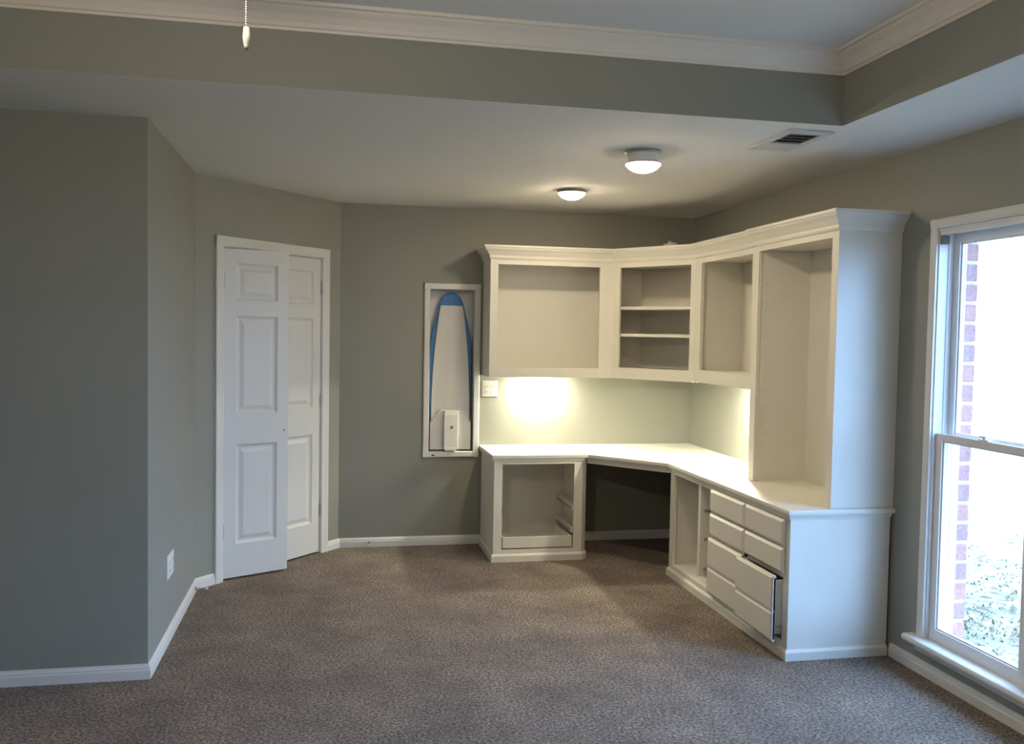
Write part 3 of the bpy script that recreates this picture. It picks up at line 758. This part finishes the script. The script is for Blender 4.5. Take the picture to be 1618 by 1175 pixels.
m = MB(); m.ext([(CX+u, z) for u, z in brk], lambda u, v, t_: (u, t_, v), 0.000, 0.034); bk = m.build('support_bracket', PLATEM, ic, bevel=0.003)
m = MB(); m.box(CX-0.052, CX+0.050, -0.028, -0.0005, 0.700, 0.955); m.build('bracket_channel', PLATEM, bk, bevel=0.004)
m = MB(); m.box(CX-0.045, CX+0.056, -0.012, -0.0004, 0.9555, 0.979); m.build('channel_lip', PLATEM, bk, bevel=0.003)
m = MB(); m.prism([(CX-0.045, -0.034), (CX+0.040, -0.034), (CX+0.040, -0.0285), (CX-0.045, -0.0285)], 0.688, 0.708); m.build('latch_tab', PLATEM, bk, bevel=0.002)
m = MB(); m.lathe([(0.0105, -0.0290), (0.0105, -0.0282)], (CX+0.003, 0, 0.858), axis='y', seg=18); m.build('bolt_hole', BLACKP, bk)
m = MB(); m.lathe([(0.0001, -0.0345), (0.004, -0.033), (0.0052, -0.0291)], (CX+0.001, 0, 0.858), axis='y', seg=14); m.build('bolt_head', STEEL, bk)

# ------------------------------------------------------------------ wall plates
def receptacle(parent, fn, cx_, cz_):
    """duplex outlet face; fn maps (u, depth, z)"""
    for s in (-1, 1):
        g = MB(); z = cz_+s*0.0195
        pts = [(cx_+0.017*math.cos(a)*(1.0), z+0.0145*math.sin(a)) for a in [2*PI*i/16 for i in range(16)]]
        g.ext(pts, lambda u, v, t_: fn(u, t_, v), 0.005, 0.0075); f = g.build('receptacle', PLASTIC, parent)
        h = MB()
        for dx in (-0.006, 0.006): h.ext([(cx_+dx-0.0012, z-0.004), (cx_+dx+0.0012, z-0.004), (cx_+dx+0.0012, z+0.005), (cx_+dx-0.0012, z+0.005)], lambda u, v, t_: fn(u, t_, v), 0.0076, 0.0080)
        h.build('slot', BLACKP, f)
def plate_mesh(fn, u0, u1, z0, z1):
    g = MB(); k = 0.005; rs = []
    a = [(u0, z0), (u1, z0), (u1, z1), (u0, z1)]; b = [(u0+k, z0+k), (u1-k, z0+k), (u1-k, z1-k), (u0+k, z1-k)]
    vs = [fn(u, 0.0003, z) for u, z in a] + [fn(u, 0.0025, z) for u, z in a] + [fn(u, 0.005, z) for u, z in b]
    fs = [(3, 2, 1, 0)] + [(i, (i+1) % 4, 4+(i+1) % 4, 4+i) for i in range(4)] + [(4+i, 4+(i+1) % 4, 8+(i+1) % 4, 8+i) for i in range(4)] + [(8, 9, 10, 11)]
    return g.add(vs, fs)
fb = lambda u, d_, z: (u, -d_, z)
pl = empty('wall_outlet', (-1.560, 0, 1.078)); tag(pl, 'white double outlet plate above the desk beside the bright puck glow', 'outlet')
plate_mesh(fb, -1.6185, -1.502, 1.078, 1.195).build('cover_plate', PLASTIC, pl)
receptacle(pl, fb, -1.584, 1.136); receptacle(pl, fb, -1.538, 1.136)
fl = lambda u, d_, z: (B.x+d_, u, z)
pl = empty('wall_outlet', (B.x, -1.77, 0.305)); tag(pl, 'white outlet plate low on the return wall beside the closet', 'outlet')
plate_mesh(fl, -1.855, -1.690, 0.305, 0.423).build('cover_plate', PLASTIC, pl)
receptacle(pl, fl, -1.816, 0.364); receptacle(pl, fl, -1.729, 0.364)

# door stops screwed into the baseboards
def doorstop(p, d, label):
    p = Vector(p); d = Vector(d).normalized()
    r = empty('door_stop', p[:]); tag(r, label, 'door stop')
    MB().tube(p, p+d*0.010, 0.010, 12).build('base_cup', STEEL, r)
    s = MB(); a = d.orthogonal().normalized(); b = d.cross(a); pts = []
    for i in range(73):
        t_ = i/72; pts.append(p+d*(0.008+0.052*t_) + (a*math.cos(t_*12*PI*1.0)+b*math.sin(t_*12*PI*1.0))*0.0055)
    for i in range(72): s.tube(pts[i], pts[i+1], 0.0012, 5)
    s.build('spring', STEEL, r)
    MB().tube(p+d*0.058, p+d*0.072, 0.0075, 12).build('rubber_tip', PLASTIC, r)
doorstop((B.x+0.0145, -1.03, 0.032), (1, 0, -0.05), 'spring door stop on the left baseboard near the closet')
doorstop((-2.42, -0.0145, 0.034), (0, -1, -0.05), 'spring door stop on the back wall baseboard')

# ------------------------------------------------------------------ ceiling lamps, register
def flush_lamp(x, y, drop, label):
    r = empty('ceiling_lamp', (x, y, H)); tag(r, label, 'lamp', 'flush ceiling lamps over the desk')
    m = MB(); m.lathe([(0.088, -0.0005), (0.090, -0.006), (0.084, -0.012), (0.030, -0.0125)], (x, y, H), seg=40); m.build('canopy', STEEL, r, smooth=True)
    if drop > 0.02:
        m = MB(); m.lathe([(0.074, -0.0127), (0.072, -drop), (0.080, -drop-0.006)], (x, y, H), seg=40); m.build('collar', PLASTIC, r, smooth=True)
    else:
        drop = 0.008
    z = -drop-0.0065
    m = MB(); m.lathe([(0.04, z+0.0003), (0.089, z-0.0005), (0.0895, z-0.004), (0.04, z-0.004)], (x, y, H), seg=40); m.build('pan', STEEL, r, smooth=True)
    m = MB(); m.lathe([(0.086, z-0.0045), (0.0865, z-0.0075), (0.081, z-0.0145), (0.072, z-0.0215)], (x, y, H), seg=40)
    m.build('glass_bowl', BOWL, r, smooth=True)
    m = MB(); m.lathe([(0.072, z-0.0217), (0.064, z-0.0275), (0.050, z-0.035), (0.030, z-0.042), (0.0001, z-0.046)], (x, y, H), seg=40)
    m.build('lens', LENS, r, smooth=True)
flush_lamp(-1.212, -2.235, 0.052, 'lit ceiling lamp hanging on a pale collar near the tray edge')
flush_lamp(-1.238, -1.000, 0.008, 'lit ceiling lamp with bowl close to the ceiling near the back wall')
rg = empty('ceiling_register', (-0.67, -2.66, H)); tag(rg, 'white ceiling air register beside the tray corner', 'air vent')
x0, x1, y0, y1 = -0.775, -0.565, -2.865, -2.455; fx = 0.035
m = MB(); m.box(x0, x0+fx, y0, y1, H-0.008, H-0.0005).box(x1-fx, x1, y0, y1, H-0.008, H-0.0005).box(x0+fx, x1-fx, y0, y0+0.06, H-0.008, H-0.0005).box(x0+fx, x1-fx, y1-0.16, y1, H-0.008, H-0.0005)
m.build('frame', LOUVER, rg, bevel=0.002)
m = MB(); m.box(x0+fx, x1-fx, y0+0.06, y1-0.16, H-0.0015, H-0.0005); m.build('duct_shade_sheet', DUCT_SHADE, rg)  # flat dark sheet under the uncut ceiling stands for shade inside the duct
for k in range(4):
    yy = y0+0.064+k*0.049
    m = MB(); m.add([(x0+fx, yy, H-0.0095), (x1-fx, yy, H-0.0095), (x1-fx, yy+0.020, H-0.002), (x0+fx, yy+0.020, H-0.002),
                     (x0+fx, yy, H-0.0085), (x1-fx, yy, H-0.0085), (x1-fx, yy+0.020, H-0.001), (x0+fx, yy+0.020, H-0.001)],
                    [(0, 1, 2, 3), (7, 6, 5, 4), (0, 4, 5, 1), (1, 5, 6, 2), (2, 6, 7, 3), (3, 7, 4, 0)])
    m.build('louver', LOUVER, rg)

# ------------------------------------------------------------------ ceiling fan (above the frame) with the pull chain that hangs into view
FXc, FYc = -2.90, -4.885
fan = empty('ceiling_fan', (FXc, FYc, TZ)); tag(fan, 'ceiling fan with lit bowl and beaded pull chain in the tray', 'ceiling fan')
m = MB(); m.lathe([(0.070, -0.0005), (0.068, -0.03), (0.02, -0.05)], (FXc, FYc, TZ), seg=32); m.build('canopy', STEEL, fan, smooth=True)
m = MB(); m.tube((FXc, FYc, TZ-0.045), (FXc, FYc, TZ-0.25), 0.012, 14); m.build('downrod', STEEL, fan)
m = MB(); m.lathe([(0.03, 0), (0.11, -0.015), (0.125, -0.05), (0.115, -0.10), (0.06, -0.12), (0.07, -0.125), (0.07, -0.165), (0.03, -0.17)], (FXc, FYc, TZ-0.245), seg=36); m.build('motor_housing', STEEL, fan, smooth=True)
for k in range(5):
    a = 2*PI*k/5+0.35; R_ = Matrix.Translation((FXc, FYc, TZ-0.31)) @ Matrix.Rotation(a, 4, 'Z') @ Matrix.Rotation(0.2, 4, 'X')
    m = MB(R_); m.box(0.10, 0.22, -0.02, 0.02, -0.004, 0.0); m.build('blade_iron', STEEL, fan)
    m = MB(R_); m.prism([(0.19, -0.05), (0.60, -0.07), (0.64, -0.05), (0.64, 0.05), (0.60, 0.07), (0.19, 0.05)], 0.0005, 0.0075); m.build('blade', FANB, fan, bevel=0.002)
m = MB(); m.lathe([(0.0001, -0.41), (0.04, -0.405), (0.075, -0.385), (0.094, -0.35), (0.096, -0.325), (0.088, -0.31), (0.05, -0.2955)], (FXc, FYc, TZ-0.12), seg=36); m.build('light_bowl', FANL, fan, smooth=True)
CHX, CHY = -2.8435, -4.80
m = MB(); m.tube((FXc+0.03, FYc+0.045, TZ-0.39), (CHX, CHY, TZ-0.40), 0.003, 8); m.build('chain_arm', STEEL, fan)
ch = MB(); z = TZ-0.403; k = 0
ico = bmesh.new(); bmesh.ops.create_icosphere(ico, subdivisions=1, radius=0.0017); ico.verts.ensure_lookup_table()
iv = [v.co.copy() for v in ico.verts]; ifs = [tuple(v.index for v in f.verts) for f in ico.faces]; ico.free()
while z > 2.064:
    ch.add([v+Vector((CHX, CHY, z)) for v in iv], ifs); z -= 0.0042
ch.tube((CHX, CHY, TZ-0.401), (CHX, CHY, 2.06), 0.0005, 5)
co = ch.build('pull_chain', FOB, fan); co['kind'] = 'stuff'
m = MB(); m.lathe([(0.0001, 2.063), (0.0050, 2.062), (0.0058, 2.054), (0.0066, 2.046), (0.0060, 2.038), (0.0045, 2.030), (0.0040, 2.025), (0.0025, 2.0235), (0.0001, 2.0235)], (CHX+0.001, CHY, 0), seg=18)
m.build('chain_fob', FOB, co, smooth=True)
